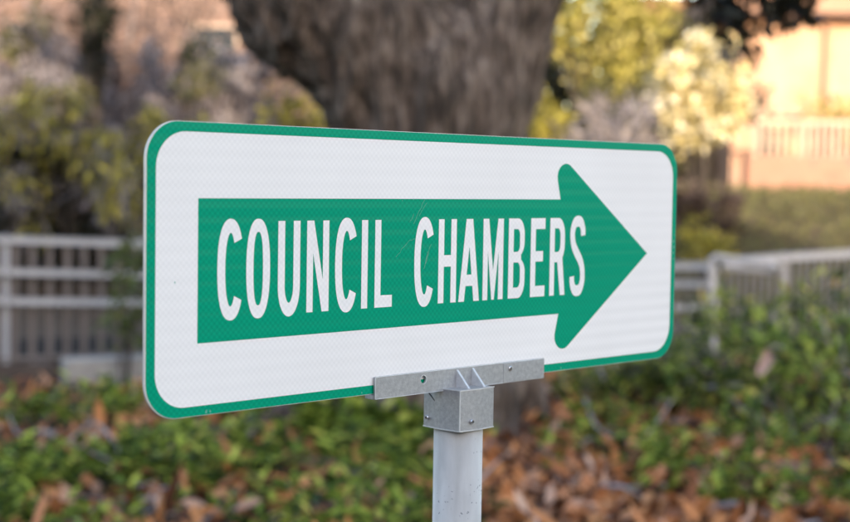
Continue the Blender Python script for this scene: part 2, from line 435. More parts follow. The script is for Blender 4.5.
def G_A():
    W = 57; t = 9.0; s = 15.5
    xo = lambda y: (W / 2 - t) * y / HH
    xi = lambda y: s + (W / 2 - t) * y / HH
    ya = HH * (W / 2 - s) / (W / 2 - t)
    yb, yt = 19, 33
    return [[(0, 0), (W / 2 - t, HH), (W / 2 + t, HH), (W, 0), (W - s, 0), (W - xi(yb), yb), (xi(yb), yb), (s, 0)],
            [(xi(yt), yt), (W - xi(yt), yt), (W / 2, ya)]]
def G_O():
    k = 72; a, b = 25, 53.4
    return [[(25 + x, 50.7 + z) for x, z in (sup(a, b, 2 * math.pi * i / k) for i in range(k))],
            [(25 + x, 50.7 + z) for x, z in (sup(a - 15, b - 14, 2 * math.pi * i / k, 2.5) for i in range(k))]]
def G_C():
    t0 = R(38); k = 60
    cl = [sup(17.5, 46.2, t0 + (2 * math.pi - 2 * t0) * i / k, 2.3) for i in range(k + 1)]
    P = strip2d(cl, 15)
    return [[(25 + x, 50.7 + z) for x, z in P]]
def G_U():
    cl = [(-17, 50.8)] + [(-17, z) for z in (40, 20, 0, -12)] + ell(0, -20, 17, 26, 172, 368, 26)[0:] + [(17, z) for z in (-12, 0, 20, 40)] + [(17, 50.8)]
    cl = [(-17, 50.8), (-17, 30), (-17, 10), (-17, -10), (-17, -18)] + ell(0, -20, 17, 26.3, 180, 360, 28)[1:-1] + [(17, -18), (17, -10), (17, 10), (17, 30), (17, 50.8)]
    return [[(24.5 + x, 50.7 + z) for x, z in strip2d(cl, 15)]]
def G_B():
    o_ = [(0, 0), (0, HH), (28, HH)] + ell(28, 80, 20, HH - 80, 90, 0)[1:] + ell(28, 72, 20, 19, 0, -62)[1:] + ell(29, 33, 20.5, 17.5, 62, 0)[0:] + ell(29, 23, 20.5, 23, 0, -90)[1:]
    h1 = [(w, HH - 13.5), (26, HH - 13.5)] + ell(26, 80, 8, HH - 13.5 - 80, 90, 0, 6)[1:] + ell(26, 68, 8, 9, 0, -90, 6)[0:] + [(w, 59)]
    h2 = [(w, 45.5), (27, 45.5)] + ell(27, 36, 8.3, 9.5, 90, 0, 6)[1:] + ell(27, 23, 8.3, 9.5, 0, -90, 6)[0:] + [(w, 13.5)]
    return [o_, h1, h2]
def G_R():
    o_ = [(0, 0), (0, HH), (27, HH)] + ell(27, 78, 21, HH - 78, 90, 0)[1:] + ell(27, 68, 21, 24, 0, -50)[0:] + [(50, 0), (34.5, 0), (24, 43.5), (w, 43.5), (w, 0)]
    h1 = [(w, HH - 13.5), (25, HH - 13.5)] + ell(25, 78, 8.5, HH - 13.5 - 78, 90, 0, 6)[1:] + ell(25, 67, 8.5, 10, 0, -90, 6)[0:] + [(w, 57)]
    return [o_, h1]
def G_S():
    P = [(17.2, 27), (16, 36), (9.5, 44.5), (0, 46.2), (-9.5, 44), (-16.2, 35), (-16.8, 25), (-13, 14.5), (-5, 6), (4.5, -2), (12.8, -11), (16.8, -22), (16.2, -34), (9.5, -44), (0, -46.2), (-9.5, -44.5), (-16, -36), (-17.2, -27)]
    return [[(24.5 + x, 50.7 + z) for x, z in strip2d(catmull(P), 14.6)]]
GLY = dict(I=G_I, L=G_L, H=G_H, E=G_E, N=G_N, M=G_M, A=G_A, O=G_O, C=G_C, U=G_U, B=G_B, R=G_R, S=G_S)
words = [[('C', 91, 123.3), ('O', 129.5, 162.1), ('U', 173.2, 204.6), ('N', 214.4, 247.1), ('C', 256.4, 288.6), ('I', 297.0, 306.6), ('L', 318, 346)],
         [('C', 382.4, 414.4), ('H', 423.5, 454.9), ('A', 459.4, 496.9), ('M', 503.2, 541), ('B', 550.9, 582.7), ('E', 594, 622.8), ('R', 632.5, 664.2), ('S', 674, 706)]]
for wd in words:
    loops = []
    for ch, a, b in wd:
        g = GLY[ch](); x0 = min(p[0] for l in g for p in l); x1 = max(p[0] for l in g for p in l)
        for l in g: loops.append([((a + (p[0] - x0) / (x1 - x0) * (b - a)) / 1000, (100.3 + p[1]) / 1000) for p in l])
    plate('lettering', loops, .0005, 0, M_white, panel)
# chips and scratches in the sheeting
def sliver(pts_, wd): return strip2d(pts_, wd)
sc_loops = []
srnd = random.Random(3)
for (x0, z0, x1, z1, wd) in ((.352, .158, .371, .176, .0005), (.371, .176, .384, .180, .0004), (.380, .196, .398, .226, .0007), (.389, .206, .402, .222, .0005), (.398, .142, .405, .163, .0008), (.374, .199, .380, .208, .0005), (.402, .150, .410, .172, .0006)):
    pl = [(x0 + (x1 - x0) * t / 6 + srnd.uniform(-.0008, .0008), z0 + (z1 - z0) * t / 6 + srnd.uniform(-.0008, .0008)) for t in range(7)]
    sc_loops.append(sliver(pl, wd))
for (x0, z0, s_) in ((.9085, .166, .0022), (.9095, .158, .0026), (.9085, .150, .0024), (.9098, .141, .0018), (.909, .176, .0013), (.078, .0036, .0022), (.083, .0035, .0015), (.30, .0035, .0013), (.66, .0034, .0015), (.3795, .2255, .0009), (.037, .1405, .0012), (.361, .224, .0008)):
    sc_loops.append([(x0 + s_ * (.7 + .5 * srnd.random()) * math.cos(a) * .7, z0 + s_ * (.7 + .6 * srnd.random()) * math.sin(a)) for a in np.linspace(0, 2 * math.pi, 8)[:-1]])
for lp in sc_loops: plate('scratch', [lp], .00066, 0, M_scr, panel)

# --- pole
pr = .0301
pz_top = Z0 - .058
mb = MB(); mb.tube([(0, 0, -.25), (0, 0, pz_top + .02)], pr, 40)
mb.build('pole', M_pole, sign, smooth=False)
po = sign.children[-1]
for p in po.data.polygons: p.use_smooth = len(p.vertices) == 4
# --- cap (square socket with slightly bulged faces)
zt = local(pt(458.6, 392.3, 1.775)).z; zb = local(pt(459, 434.3, 1.775)).z
hw = .0305
bm = bmesh.new(); ring = []
oct_ = [(-hw, -hw), (0, -hw - .0028), (hw, -hw), (hw + .0028, 0), (hw, hw), (0, hw + .0028), (-hw, hw), (-hw - .0028, 0)]
lo = [bm.verts.new((x, y, zb)) for x, y in oct_]; hi = [bm.verts.new((x, y, zt)) for x, y in oct_]
bm.faces.new(lo[::-1]); bm.faces.new(hi)
for i in range(8): bm.faces.new((lo[i], lo[(i + 1) % 8], hi[(i + 1) % 8], hi[i]))
bmesh.ops.bevel(bm, geom=[e for e in bm.edges], offset=.0011, segments=2, affect='EDGES', profile=.5)
cap = MB().bm(bm).build('post_cap', M_cast, sign)
we = MB(); q_ = .0012
we.bar((-hw, -hw, zb + .001), (-hw, -hw, zt - .001), q_, q_)
for z_ in (zt - .0003, zb + .0003):
    we.bar((-hw, -hw, z_), (0, -hw - .0028, z_), q_, q_); we.bar((0, -hw - .0028, z_), (hw, -hw, z_), q_, q_)
    we.bar((-hw, -hw, z_), (-hw - .0028, 0, z_), q_, q_); we.bar((-hw - .0028, 0, z_), (-hw, hw, z_), q_, q_)
we.build('worn_rim', M_edge, cap)
# gussets standing on the cap, leaning on the channel
bs0, bs1 = .3170, .6205; bz0, bz1 = -.0062, .0203
for sx in (.4555, .4835):
    g = MB(); x = sx - SX + .000; t = .0016
    prof = [(-.0034, zt), (-.0034 - .022, zt), (-.0034, zt + .0225)]
    vs = [(x - t, y, z) for y, z in prof] + [(x + t, y, z) for y, z in prof]
    g.add(vs, [(0, 2, 1), (3, 4, 5), (0, 1, 4, 3), (1, 2, 5, 4), (2, 0, 3, 5)]).build('gusset', M_edge, sign)
g = MB(); g.bar((-hw - .0008, hw - .002, zt - .0015), (-hw - .0012, .004, zt - .021), .0016, .0014); g.build('dark_diagonal', M_dark, sign)  # thin dark diagonal strip across the left cap face
# --- bracket channel: front flange with two holes, web under the panel, back flange
def circ(x, z, r, n=24): return [(x + r * math.cos(2 * math.pi * i / n), z + r * math.sin(2 * math.pi * i / n)) for i in range(n)]
outer = [(bs0, bz0), (bs1, bz0), (bs1, bz1), (bs0, bz1)]
fl = plate('front_flange', [outer, circ(.3965, .0108, .0047)], .0046, .0029, M_cast, sign)
bv = fl.modifiers.new('bevel', 'BEVEL'); bv.width = .0007; bv.segments = 2; bv.limit_method = 'ANGLE'; bv.angle_limit = R(40)
mb = MB(); mb.box(S(bs0 - .0005, bz0 - .0002, -.0075), S(bs1 - .001, -.0012, .0016), .0006); mb.build('channel_web', M_cast, sign)
mb = MB(); mb.box(S(bs0 - .0003, bz0 + .0001, -.0118), S(bs1 - .0005, bz1 - .001, -.0077), .0006); mb.build('back_flange', M_cast, sign)
# step in the casting on the right end, bright worn rims
mb = MB(); mb.box(S(.5405, bz0 + .0006, .0040), S(bs1 - .0006, bz1 - .0013, .0052), .0004); mb.build('raised_pad', M_cast, sign)
mb = MB(); mb.box(S(bs0 + .0002, bz0 + .0004, .0036), S(bs0 + .0012, bz1 - .0004, .0049), .0003)
mb.box(S(bs0 + .0015, bz1 - .0011, .0036), S(bs1 - .0006, bz1 - .0001, .0049), .0003); mb.box(S(bs0 + .0015, bz0 + .0001, .0036), S(bs1 - .0006, bz0 + .0008, .0049), .0003)
mb.build('worn_edge', M_edge, sign)
for sx in (.4005,):
    h = plate('hole_rim', [circ(.3968, .0108, .0056), circ(.3965, .0108, .0048)], .0050, .0006, M_edge, sign)
# screws
def screw(loc, axis_, r=.0034, L=.006):
    axis_ = Vector(axis_); loc = Vector(loc)
    mb = MB(); mb.tube([loc - axis_ * .003, loc + axis_ * L * .7, loc + axis_ * L], [r, r, r * .75], 14)
    s = mb.build('set_screw', M_screw, sign)
    d = MB(); d.tube([loc + axis_ * (L - .001), loc + axis_ * (L + .0003)], r * .48, 6); d.build('hex_socket', M_dark, s)
zs1 = local(pt(428.5, 420.5, 1.80)).z; zs2 = local(pt(469, 422.8, 1.79)).z
screw((-hw - .0005, .0215, zs1), (-1, 0, 0), .0028, .0042)
screw((-.0125, -hw - .0012, zs2), (0, -1, 0), .0028, .0042)
screw(S(.5525, .0118, .0053), (0, -1, 0), .0032, .0016)

# ------------------------------------------------------------------ big tree behind the sign
TD = 9.4
tb = gp(425, TD)
tree = thing('tree', tb, 'massive dark barked tree forking into thick limbs behind the sign', 'tree')
def T(u, v, dd=0.0): return pt(u, v, TD + dd) - tb
def zrow(u, z, dd=0.0):
    p = pt(u, 261, TD + dd); return Vector((p.x, p.y, z + tb.z)) - tb
px = TD / FPX
mb = MB()
mb.tube([zrow(426, -.35), zrow(426, 0), zrow(425, .25), zrow(425, .7), zrow(426, 1.2), zrow(425, 1.7), zrow(425, 2.05), zrow(424, 2.4)],
        [.74, .64, .60, .58, .57, .56, .54, .4], 28)
mb.tube([zrow(426, 1.3), zrow(420, 1.7), zrow(414, 2.0), zrow(374, 2.43), zrow(314, 2.80), zrow(240, 3.5), zrow(195, 4.4), zrow(110, 5.6)],
        [.36, .44, .50, .54, .56, .46, .38, .24], 24)
mb.tube([zrow(440, 1.4, .1), zrow(456, 1.8, .02), zrow(470, 2.2, 0), zrow(499, 2.7, 0), zrow(556, 3.4, .1), zrow(620, 4.3, .1), zrow(700, 5.6, .2)],
        [.36, .43, .42, .35, .33, .28, .16], 24)
mb.tube([zrow(428, 1.5, -.25), zrow(425, 2.1, -.22), zrow(420, 2.8, .3), zrow(430, 3.8, .9), zrow(445, 5.6, 1.4)], [.3, .38, .40, .34, .2], 20)
for a, ln in ((20, .75), (75, .8), (140, 1.1), (200, 1.0), (255, .9), (310, .75)):
    c, s = math.cos(R(a)), math.sin(R(a))
    mb.tube([Vector((c * .3, s * .3, .75)), Vector((c * .62, s * .62, .28)), Vector((c * ln, s * ln, .03)), Vector((c * (ln + .5), s * (ln + .5), -.12))], [.22, .22, .15, .06], 12)
to = mb.build('trunk', M_bark, tree)
md = to.modifiers.new('r', 'REMESH'); md.mode = 'VOXEL'; md.voxel_size = .035
ms = to.modifiers.new('s', 'SMOOTH'); ms.factor = .6; ms.iterations = 9
dg = bpy.context.evaluated_depsgraph_get(); dg.update()
me = bpy.data.meshes.new_from_object(to.evaluated_get(dg)); to.modifiers.clear(); to.data = me
me.materials.clear(); me.materials.append(M_bark)
co = [v.co.copy() for v in me.vertices]; nn = [v.normal.copy() for v in me.vertices]
for v, c, n_ in zip(me.vertices, co, nn):
    f = noise.fractal((c.x * 4.5, c.y * 4.5, c.z * 1.0), .8, 2.1, 5) * .06
    f += noise.noise((c.x * 2.2, c.y * 2.2, c.z * .7 + 5)) * .035
    f += abs(noise.noise((c.x * 8, c.y * 8, c.z * 1.6))) * -.11
    v.co = c + n_ * f
me.polygons.foreach_set('use_smooth', [True] * len(me.polygons)); me.update()
# crown above the frame
def crown_leaves(centres, n, L, W, sp):
    C = np.array(centres); ci = rng.integers(0, len(C), n)
    pos = C[ci] + in_ball(n) * sp
    return leaves(pos, rng.normal(size=(n, 3)) + np.array([0, 0, -.4]), rng.normal(size=(n, 3)) * .5 + np.array([0, 0, 1.]), L * (.6 + .8 * rng.random(n)), W * (.6 + .8 * rng.random(n)), .2)
cc = []
for i in range(46):
    q = in_ball(1)[0] * np.array([4.6, 4.0, 2.0]); cc.append((q[0], q[1] + .6, 7.2 + q[2] * .8))
M_crown = leaf_mat('crown_leaves', [(.012, .018, .008), (.03, .05, .016), (.05, .075, .025)], .4, .2)
V, F = crown_leaves(cc, 6500, .16, .07, .8)
link('crown', np_mesh('crown', V, F), M_crown, tree)
mb = MB()
for i in range(0, 46, 2):
    c = Vector(cc[i]); s_ = [zrow(150, 4.9), zrow(650, 4.8, .15), zrow(440, 5.0, 1.2)][i // 2 % 3]
    mb.tube([s_, (s_ + c) / 2 + Vector((0, 0, -.2)), c], [.12, .08, .03], 7)
# the branch that hangs into the picture at the top right
hb = [zrow(650, 4.7, .15), T(700, -110, .6), T(735, -45, 1.0), T(752, 0, 1.1), T(738, 40, 1.1)]
mb.tube(hb, [.09, .06, .035, .022, .01], 7)
mb.tube([T(752, -5, 1.1), T(790, -8, 1.2), T(812, 12, 1.3)], [.02, .014, .006], 6)
mb.tube([T(740, -20, 1.1), T(715, -5, 1.0), T(700, 15, .9)], [.02, .014, .006], 6)
mb.build('limb', M_bark, tree)
hp = [np.array(T(u, v, 1.1 + rnd.uniform(-.3, .3))) for u, v in ((712, -22), (730, -8), (745, 0), (757, -8), (772, -2), (788, 2), (802, 0), (744, 40), (738, 47), (752, 20), (795, 14), (770, 14), (720, 6), (706, -10), (690, -25), (815, -20), (785, -20), (728, 16))]
V, F = crown_leaves(hp, 210, .15, .085, np.array([.12, .25, .09]))
o = link('hanging_foliage', np_mesh('hanging_foliage', V, F), leaf_mat('dark_leaves', [(.008, .009, .006), (.02, .02, .012), (.04, .03, .016)], .4, .1), tree)

# ------------------------------------------------------------------ ground cover, litter, twigs
def fract(x, y, s, o): return noise.noise((x * s + o, y * s - o, o * .37))
frm = lambda d: (-.285 * d - .6, .285 * d + .6)
M_gc = leaf_mat('ground_cover_leaves', [(.022, .04, .01), (.075, .125, .02), (.19, .27, .04), (.42, .50, .08), (.64, .64, .15)], .5, .3, spec=.2, pos=[0, .3, .6, .85, 1])
P = []; D = []; Ls = []; 
def dens(u, d, x, y):
    n1 = fract(x, y, 1.3, 4.2)
    left = 1.0 if u < 400 else max(.06, 1 - (u - 400) / 90)
    left *= .45 + 2.4 * n1 + (.25 if d < 8.4 else 0)
    if u < 220 and d > 10.2: return 0
    right = 0 if u < 520 else min(1, (u - 520) / 130) * (.10 + 1.7 * n1)
    if d > 8.9 and u > 640: right += .3
    if 60 < u < 300 and d > 9.6: left *= .5
    return max(left, right)
cnt = 0
while cnt < 1150:
    d = 6.2 + 6.0 * rnd.random(); lo_, hi_ = frm(d); x = rnd.uniform(lo_, hi_); u = 425 + x / d * FPX
    if rnd.random() > dens(u, d, x, d) or (Vector((x, d)) - Vector((tb.x, tb.y))).length < .72: continue
    cnt += 1; h = rnd.uniform(.06, .30); z = gz(x, d)
    lean = Vector((rnd.gauss(0, .05), rnd.gauss(0, .05)))
    big = rnd.uniform(.7, 1.15)
    for k in range(rnd.randint(8, 14)):
        f = rnd.uniform(.35, 1); a = rnd.uniform(0, 2 * math.pi); el = rnd.uniform(0, 1.5)
        P.append((x + lean.x * f + .02 * math.cos(a), d + lean.y * f + .02 * math.sin(a), z + h * f)); D.append((math.cos(a), math.sin(a), el)); Ls.append(big * rnd.uniform(.06, .125))
P = np.array(P); D = np.array(D); Ls = np.array(Ls)
V, F = leaves(P, D, rng.normal(size=P.shape) * .25 + np.array([0, 0, 1.]), Ls, Ls * (.28 + .14 * rng.random(len(Ls))), .15 + .2 * rng.random(len(Ls)))
setp(link('ground_cover', np_mesh('ground_cover', V, F), M_gc), 'leafy bright green ground cover spreading over the bed below the sign', 'ground cover', kind='stuff')

M_litter = leaf_mat('fallen_leaves', [(.035, .018, .012), (.15, .055, .024), (.50, .20, .075), (.72, .34, .14), (.56, .25, .12), (.62, .42, .32), (.34, .14, .07)], .6, .15, spec=.25, pos=[0, .16, .38, .60, .80, .94, 1])
P = []; D = []
while len(P) < 8200:
    d = 5.8 + 6.6 * rnd.random(); lo_, hi_ = frm(d); x = rnd.uniform(lo_, hi_); u = 425 + x / d * FPX
    pr_ = (.34 + .5 * fract(x, d, 1.1, 9.1)) if u < 430 else 1.0
    if u < 215 and d > 10.6: continue
    if rnd.random() > pr_ or (Vector((x, d)) - Vector((tb.x, tb.y))).length < .55: continue
    a = rnd.uniform(0, 6.283); P.append((x, d, gz(x, d) + rnd.uniform(.005, .13))); D.append((math.cos(a), math.sin(a), rnd.gauss(0, .5)))
P = np.array(P); D = np.array(D); n = len(P); Ls = .075 + .085 * rng.random(n) ** 1.5
V, F = leaves(P, D, rng.normal(size=(n, 3)) * .5 + np.array([0, 0, 1.]), Ls, Ls * (.38 + .2 * rng.random(n)), rng.normal(size=n) * .5)
setp(link('leaf_litter', np_mesh('leaf_litter', V, F), M_litter), 'orange brown fallen leaves lying over the bed below the sign', 'leaf litter', kind='stuff')
n = 520; d = 6 + 6 * rng.random(n); x = (rng.random(n) * 2 - 1) * (.285 * d + .4)
p = np.stack([x, d, np.array([gz(a, b) for a, b in zip(x, d)]) + .03 + .12 * rng.random(n)], 1)
q = p + np.stack([rng.normal(size=n) * .22, rng.normal(size=n) * .22, rng.normal(size=n) * .07], 1)
V, F = strips(p, q, .008 + .012 * rng.random(n))
setp(link('dry_twigs', np_mesh('dry_twigs', V, F), M_twig), 'thin grey dry twigs scattered among the ground cover', 'twigs', kind='stuff')

def branch(uvd, rad, label, name='fallen_branch', mat=M_paleb, sub=()):
    b = pt(*uvd[0]); root = thing(name, b, label, 'branch', 'dry branches lying in the bed')
    mb = MB(); pts_ = catmull_v([pt(*q) - b for q in uvd]); k = len(pts_)
    mb.tube(pts_, [rad * (1 - .6 * i / k) for i in range(k)], 6); mb.build('stem', mat, root)
    if sub:
        mb = MB()
        for s_ in sub: mb.tube([pt(*q) - b for q in s_], [rad * .6] * (len(s_) - 1) + [rad * .3], 5)
        mb.build('side_twig', mat, root)
def catmull_v(P, k=5):
    out = []
    for i in range(len(P) - 1):
        p0, p1, p2, p3 = P[max(0, i - 1)], P[i], P[i + 1], P[min(len(P) - 1, i + 2)]
        for j in range(k):
            t = j / k; out.append(.5 * ((2 * p1) + (p2 - p0) * t + (2 * p0 - 5 * p1 + 4 * p2 - p3) * t * t + (3 * p1 - p0 - 3 * p2 + p3) * t ** 3))
    return out + [P[-1]]
branch([(16, 447, 8.6), (18, 436, 8.6), (45, 432, 8.5), (68, 440, 8.5), (92, 423, 8.5), (108, 434, 8.4), (120, 452, 8.2)], .016, 'pale dry branch arching over the green plants at far left', sub=[[(18, 436, 8.6), (8, 415, 8.7)]])
branch([(55, 468, 8.0), (90, 474, 8.0), (125, 470, 8.1), (165, 468, 8.2)], .012, 'thin grey branch lying in the green plants below the arching branch', sub=[[(105, 472, 8.0), (104, 492, 7.8)]])
branch([(470, 512, 7.2), (520, 487, 7.6), (570, 480, 7.8), (625, 462, 8.1)], .012, 'thin grey branch lying on the brown leaves right of the pole', sub=[[(520, 487, 7.6), (560, 470, 7.9)]])
branch([(585, 400, 9.3), (600, 430, 8.6), (640, 440, 8.4), (672, 400, 8.8)], .011, 'grey forked twig standing in brown leaves beside the right shrubs', sub=[[(640, 440, 8.4), (636, 462, 8.1)]])
branch([(795, 520, 7.2), (808, 505, 7.3), (830, 504, 7.4), (838, 520, 7.2)], .009, 'looped grey vine stem on the ground at the bottom right corner')

GR = 'small plants round the foot of the big tree'
for (u, d, h, lb) in ((330, 8.7, .34, 'small green plant left of the pole before the tree roots'), (385, 8.5, .30, 'small green plant just left of the pole before the trunk')):
    shrub('small_plant', gp(u, d), h * .6, (.22, .16, h * .45), 150, .11, .05, M_gc, lb, 'plant', GR, clumps=9, spread=.5, stem_r=.005, low=.03)
# shrubs mounding on the right of the bed
M_sh1 = leaf_mat('shrub_leaves', [(.03, .05, .016), (.09, .15, .035), (.24, .34, .07), (.50, .57, .13), (.42, .21, .11)], .5, .3, spec=.2, pos=[0, .3, .6, .93, 1])
M_sh2 = leaf_mat('shrub_leaves_olive', [(.03, .042, .016), (.10, .13, .036), (.27, .32, .075), (.55, .54, .14), (.46, .24, .12)], .5, .3, spec=.2, pos=[0, .3, .6, .9, 1])
GS = 'leafy shrubs along the right edge of the bed'
for (u, d, h, rx, n, mt, lb) in ((822, 9.3, .98, .62, 1500, M_sh1, 'tallest leafy green shrub at the far right edge of the bed'),
                                 (752, 9.9, .92, .55, 1300, M_sh2, 'olive green shrub in front of the white railing post'),
                                 (692, 10.0, .58, .50, 1000, M_sh1, 'low rounded shrub just right of the sign edge'),
                                 (626, 10.1, .44, .45, 800, M_sh2, 'small low shrub half hidden below the sign arrow'),
                                 (880, 9.8, 1.08, .6, 1200, M_sh2, 'green shrub cut off by the right side of the view'),
                                 (800, 8.7, .32, .45, 600, M_sh1, 'low green shrub in front of the tallest shrub')):
    shrub('leafy_shrub', gp(u, d), h * .52, (rx, .5, h * .42), int(n * .42), .105, .040, mt, lb, 'shrub', GS, clumps=18, spread=.36, twig_n=110, stem_r=.008, low=.06)
p_ = pt(757, 372, 8.9); dl = thing('dead_leaf', p_, 'large pale pinkish dead leaf caught in the shrubs at right', 'leaf')
vv = []; kk = 9
for i in range(kk):
    t = i / (kk - 1); wd_ = .042 * math.sin(math.pi * min(1, t * .92 + .06)) ** .7
    ax = Vector((.02 * math.sin(t * 3), -.02 * t, .17 * t - .02)) + Vector((.05 * t, 0, 0))
    for j in range(5):
        q_ = (j - 2) / 2; vv.append(ax + Vector((wd_ * q_, -.026 * q_ * q_, .004 * math.sin(9 * t + j))))
MB().add(vv, [(i * 5 + j, i * 5 + j + 1, (i + 1) * 5 + j + 1, (i + 1) * 5 + j) for i in range(kk - 1) for j in range(4)]).build('blade', noise_mat('pale_dead_leaf', [(.36, .25, .23), (.55, .41, .38)], 30, .8), dl, smooth=True)
# saplings against the railing at left
M_sap = leaf_mat('sapling_leaves', [(.06, .09, .025), (.11, .15, .04), (.2, .23, .07)], .45, .3)
shrub('sapling', gp(124, 10.9), .72, (.20, .18, .34), 190, .10, .04, M_sap, 'thin green sapling growing in front of the left railing', 'sapling', clumps=9, spread=.5, stem_r=.007)

# ------------------------------------------------------------------ railings
def railing(label, tops, posts, rails, bal, zb_, top_h=.07, mat=M_rail, group='ramp railings behind the bed', bmat=M_baluster, bw=.045, name='railing', pw=.045):
    """tops: list of world points of the top rail line; rails: drop below the top; bal: spacing"""
    b = Vector(tops[0]); b.z = zb_(b); root = thing(name, b, label, 'railing', group)
    mb = MB(); 
    for p, q in zip(tops, tops[1:]): mb.bar(p - Vector((0, 0, top_h / 2)), q - Vector((0, 0, top_h / 2)), .07, top_h, bev=.012)
    mb.build('top_rail', mat, root, off=b)
    for dz, hh in rails:
        mb = MB()
        for p, q in zip(tops, tops[1:]):
            n_ = (q - p).cross(Vector((0, 0, 1))).normalized() * .055
            if n_.y > 0: n_ = -n_
            mb.bar(p + n_ - Vector((0, 0, dz)), q + n_ - Vector((0, 0, dz)), .045, hh, bev=.01)
        mb.build('rail', mat, root, off=b)
    for k in posts:
        i = min(int(k), len(tops) - 2); p = tops[i].lerp(tops[i + 1], k - i)
        mb = MB(); mb.bar((p.x, p.y, zb_(p) - .05), (p.x, p.y, p.z - top_h - .002), pw, pw, bev=.008); mb.build('post', mat, root, off=b)
    tot = []
    for p, q in zip(tops, tops[1:]):
        L = (q - p).length; n_ = max(1, int(L / bal))
        tot += [p.lerp(q, (i + .5) / n_) for i in range(n_)]
    for p in tot[:100]:
        mb = MB(); mb.bar((p.x, p.y, zb_(p) + .03), (p.x, p.y, p.z - top_h - .004), bw, .03); mb.build('baluster', bmat, root, off=b)
    mb = MB()
    for p, q in zip(tops, tops[1:]): mb.bar((p.x, p.y, zb_(p) + .015), (q.x, q.y, zb_(q) + .015), .05, .03)
    mb.build('bottom_rail', bmat, root, off=b)
    return root
tl = [pt(-190, 229, 10.9), pt(6, 235.8, 11.5), pt(143, 240.2, 12.0), pt(230, 243, 12.3)]
zbl = lambda p: .155
railing('white metal railing with grey balusters left of the sign', tl, [.02, 1.0, 2.9], [(.275, .05), (.50, .05)], .123, zbl, .055, bw=.042)
# continues behind the trunk on the right: lower section and upper section
t2 = [pt(560, 263, 14.4), pt(640, 262.5, 14.2), pt(716, 262.5, 14.0)]
railing('low section of pale railing ending beside the right edge of the sign', t2, [0], [(.20, .055), (.42, .05)], .09, lambda p: .02, .06, bw=.025, bmat=M_balp)
t3 = [pt(724, 258.5, 14.4), pt(785, 253.5, 14.5), pt(860, 249.3, 14.6), pt(1010, 243, 14.9)]
railing('long pale railing with fine pickets at the right of the view', t3, [1.0, 2.4], [], .072, lambda p: .02, .07, bw=.024, bmat=M_balp)
# looped handrail end
b = gp(740, 13.7); hr = thing('handrail', b, 'white rounded handrail end in front of the right railing', 'handrail')
mb = MB(); P_ = [pt(712, 318, 13.75), pt(711, 285, 13.72), pt(710, 266, 13.7), pt(714, 257.5, 13.68), pt(724, 258, 13.66), pt(745, 261, 13.6), pt(770, 264, 13.55), pt(776, 268, 13.55), pt(770, 271, 13.6), pt(745, 269, 13.65), pt(722, 266.5, 13.7)]
mb.tube([q for q in catmull_v(P_)], .028, 10); mb.build('tube', M_rail, hr, off=b, smooth=True)
mb = MB(); mb.bar(pt(716, 268, 13.72), Vector((pt(716, 268, 13.72).x, pt(716, 268, 13.72).y, 0)), .035, .035); mb.build('support_post', M_rail, hr, off=b)

# low concrete wall and dark edging in front of the left railing
def wall(name, label, cat_, p, q, th, z0, z1, mat, bev=.012, group=None, part=None):
    root_b = Vector((p.x, p.y, z0)); mb = MB()
    d = (q - p); d.z = 0; L = d.length; a = math.atan2(d.y, d.x)
    mb.box((0, -th / 2, 0), (L, th / 2, z1 - z0), bev)
    o = link(name, mb.mesh(name), mat); o.location = root_b; o.rotation_euler = (0, 0, a); return setp(o, label, cat_, group)
p = pt(63, 359, 11.15); q = pt(640, 330, 13.2)
wall('low_wall', 'low grey concrete wall in front of the left railing', 'wall', p, q, .22, -.15, p.z, M_conc)
p = pt(-160, 366, 11.0); q = pt(62, 365, 11.35)
wall('edging_board', 'dark brown edging board under the left railing', 'edging', p, q, .06, -.15, pt(30, 363.5, 11.3).z, M_curb)

# ------------------------------------------------------------------ vegetation behind, left
M_yg = leaf_mat('yellow_green_leaves', [(.05, .045, .014), (.22, .195, .035), (.44, .38, .06), (.64, .56, .12)], .5, .3)
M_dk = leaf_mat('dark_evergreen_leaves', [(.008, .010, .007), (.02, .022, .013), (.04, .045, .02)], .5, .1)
M_yellow = leaf_mat('sunny_yellow_leaves', [(.13, .13, .025), (.30, .28, .06), (.58, .51, .13), (.82, .74, .32)], .5, .35)
M_cream = leaf_mat('cream_leaves', [(.32, .26, .09), (.74, .63, .29), (.92, .84, .56), (.95, .92, .80)], .25, .3, spec=.8)
M_olive = leaf_mat('olive_leaves', [(.05, .055, .02), (.11, .11, .04), (.19, .18, .07)], .5, .3)
M_pinktw = leaf_mat('tan_twigs', [(.10, .07, .06), (.21, .14, .115), (.32, .215, .18)], .8, .1)

GT = 'dry grey shrubs beyond the left railing'
M_mauve = leaf_mat('mauve_grey_leaves', [(.05, .043, .043), (.16, .14, .15), (.30, .27, .29), (.46, .43, .46), (.44, .34, .29)], .8, .15, spec=.1, pos=[0, .25, .6, .88, 1])
shrub('feathery_shrub', gp(20, 19.6), 2.1, (1.15, .7, 1.1), 2600, .17, .03, M_mauve, 'mauve grey feathery shrub at the far left above the railing', 'shrub', GT, 34, .24, .9, stem=M_paleb, twig_n=500, stem_r=.014)
shrub('feathery_shrub', gp(128, 20.2), 2.0, (.95, .7, 1.05), 2200, .17, .03, M_mauve, 'mauve grey feathery shrub above the upper left sign corner', 'shrub', GT, 30, .24, .9, stem=M_paleb, twig_n=450, stem_r=.014)
shrub('feathery_shrub', gp(225, 20.6), 2.1, (.95, .7, 1.1), 2400, .17, .03, M_mauve, 'mauve grey feathery shrub between the sign corner and the trunk', 'shrub', GT, 30, .24, .9, stem=M_paleb, twig_n=450, stem_r=.014)
